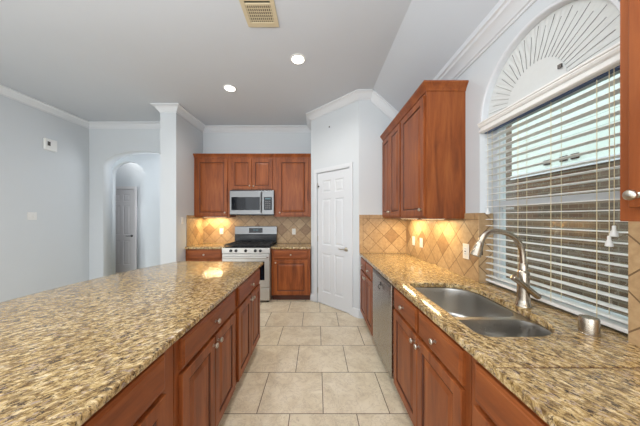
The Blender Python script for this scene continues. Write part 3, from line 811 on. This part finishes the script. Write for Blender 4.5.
plate('light_switch', (RX-.0101, 2.765, 1.108), -PI/2, 'switch plate on the side wall tiles, second from the pantry corner', 'switch', 'white')
plate('wall_outlet', (RX-.0101, 1.935, 1.13), -PI/2, 'white outlet with test button on the tiles just left of the faucet', 'outlet', 'gfci', .075, .125)
plate('light_switch', (LX+.0001, 3.45, 1.43), PI/2, 'double white rocker switch on the plain left wall', 'switch', 'white', .115, .115)
plate('light_switch', (-2.2099, 3.80, 1.36), PI/2, 'white switch plate on the partition end left of the back wall tiles', 'switch', 'white', .06, .11)
th = root('door_chime', 'small white box with a dark speaker slot high on the left wall', 'door chime', (LX, 3.675, 2.555), PI/2)
MB().box((-.085, -.035, -.09), (.085, 0, .09)).build('cover', M['white'], th, bevel=.008)
MB().box((-.055, -.038, -.02), (-.015, -.035, .045)).build('speaker_grille', M['pewter'], th)
sn = MB().lathe([(.012, 0), (.012, .006), (.008, .010)], (0, 0, 0), 'y-', 14).build('wall_hook', M['pewter'], None, 40, (pt(.42)[0]-.001, pt(.42)[1]-.001, 2.83), DA)
tag(sn, 'tiny dark screw hook high on the wall above the pantry door', 'hook')

# ceiling vent, downlights, under-cabinet lights
vt = root('ceiling_vent', 'yellowed cream metal air vent with dark slots in the ceiling', 'vent', (-.485, 1.92, H))
fm = MB()
fm.box((-.14, -.20, -.010), (-.105, .20, 0)).box((.105, -.20, -.010), (.14, .20, 0)).box((-.105, .15, -.010), (.105, .20, 0)).box((-.105, -.20, -.010), (.105, -.165, 0)).box((-.105, -.035, -.010), (.105, -.015, 0))
fm.build('frame', M['cream'], vt, bevel=.002)
MB().box((-.105, -.165, -.0015), (.105, .15, -.0003)).build('duct_opening', M['dark'], vt)
gl = MB()
for k in range(12): gl.box((-.101+.0175*k, -.015, -.008), (-.093+.0175*k, .15, -.002))
for k in range(5): gl.box((-.105, .012+.029*k, -.007), (.105, .017+.029*k, -.003))
gl.box((-.105, -.07, -.008), (.105, -.055, -.002)); gl.box((-.105, -.12, -.008), (.105, -.105, -.002))
gl.build('louvres', M['cream'], vt)
for i, (x, y, lab) in enumerate(((-.21, 2.56, 'lit round recessed ceiling light nearer the camera, right of the other'), (-1.176, 3.136, 'lit round recessed ceiling light farther back, above the range side'))):
    r = root('recessed_light', lab, 'ceiling light', (x, y, H), 0, 'recessed ceiling lights')
    MB().lathe([(.085, 0), (.085, -.005), (.066, -.009), (.066, -.002)], (0, 0, 0), 'z', 32).build('trim_ring', M['white'], r, 40)
    MB().lathe([(.065, -.003), (.065, -.011), (.03, -.014), (.003, -.0145)], (0, 0, 0), 'z', 32).build('lens', M['lamp'], r, 40)
def puck(x, y, z, rz, length, e, lab):
    r = root('under_cabinet_light', lab, 'cabinet light', (x, y, z), rz, 'under-cabinet lights')
    MB().box((-length/2, -.03, -.009), (length/2, .03, 0)).build('housing', M['white'], r, bevel=.002)
    MB().box((-length/2+.01, -.022, -.011), (length/2-.01, .022, -.0091)).build('lens', M['warm'], r)
    l = light('under_cabinet_lamp', 'AREA', (x, y, z-.014), e, (1, .78, .42), (0, 0, rz), length*.9, .04)
puck(-1.92, 4.36, 1.419, 0, .42, 7.5, 'warm glowing strip light under the wall cabinet left of the microwave')
puck(1.12, 2.83, 1.402, PI/2, .40, 6.5, 'warm strip light under the two-door wall cabinet beside the pantry')
puck(1.12, 2.26, 1.402, PI/2, .36, 5.2, 'warm strip light under the single-door wall cabinet beside the window')
puck(1.12, .42, 1.402, PI/2, .36, 1.0, 'warm strip light under the wall cabinet at the right edge of the photo')

# ------------------------------------------------------------------ outside the window
nh = root('neighbour_house', 'neighbouring brown brick house with pale siding above, seen through the blind', 'house', (3.9, 0, -.4))
MB().box((0, -3, 0), (.3, 9, 2.57)).build('brick_wall', M['brick'], nh)
MB().box((-.02, -3, 2.57), (.28, 4.62, 6.0)).build('siding', M['siding'], nh)
MB().box((-.05, -3, 2.55), (-.021, 4.62, 2.63)).build('frieze_board', M['trim'], nh)
MB().box((-.01, 4.63, 2.571), (.28, 9, 6.0)).build('brick_gable', M['brick'], nh)
for y in (3.92, 3.66, 3.50): MB().box((-.045, y-.07, 2.69), (-.0201, y+.03, 2.77)).build('vent', M['dark'], nh)
o = MB().box((1.47, -4, -.6), (3.9, 10, -.4)).build('ground_outside', M['grass']); struct(o)
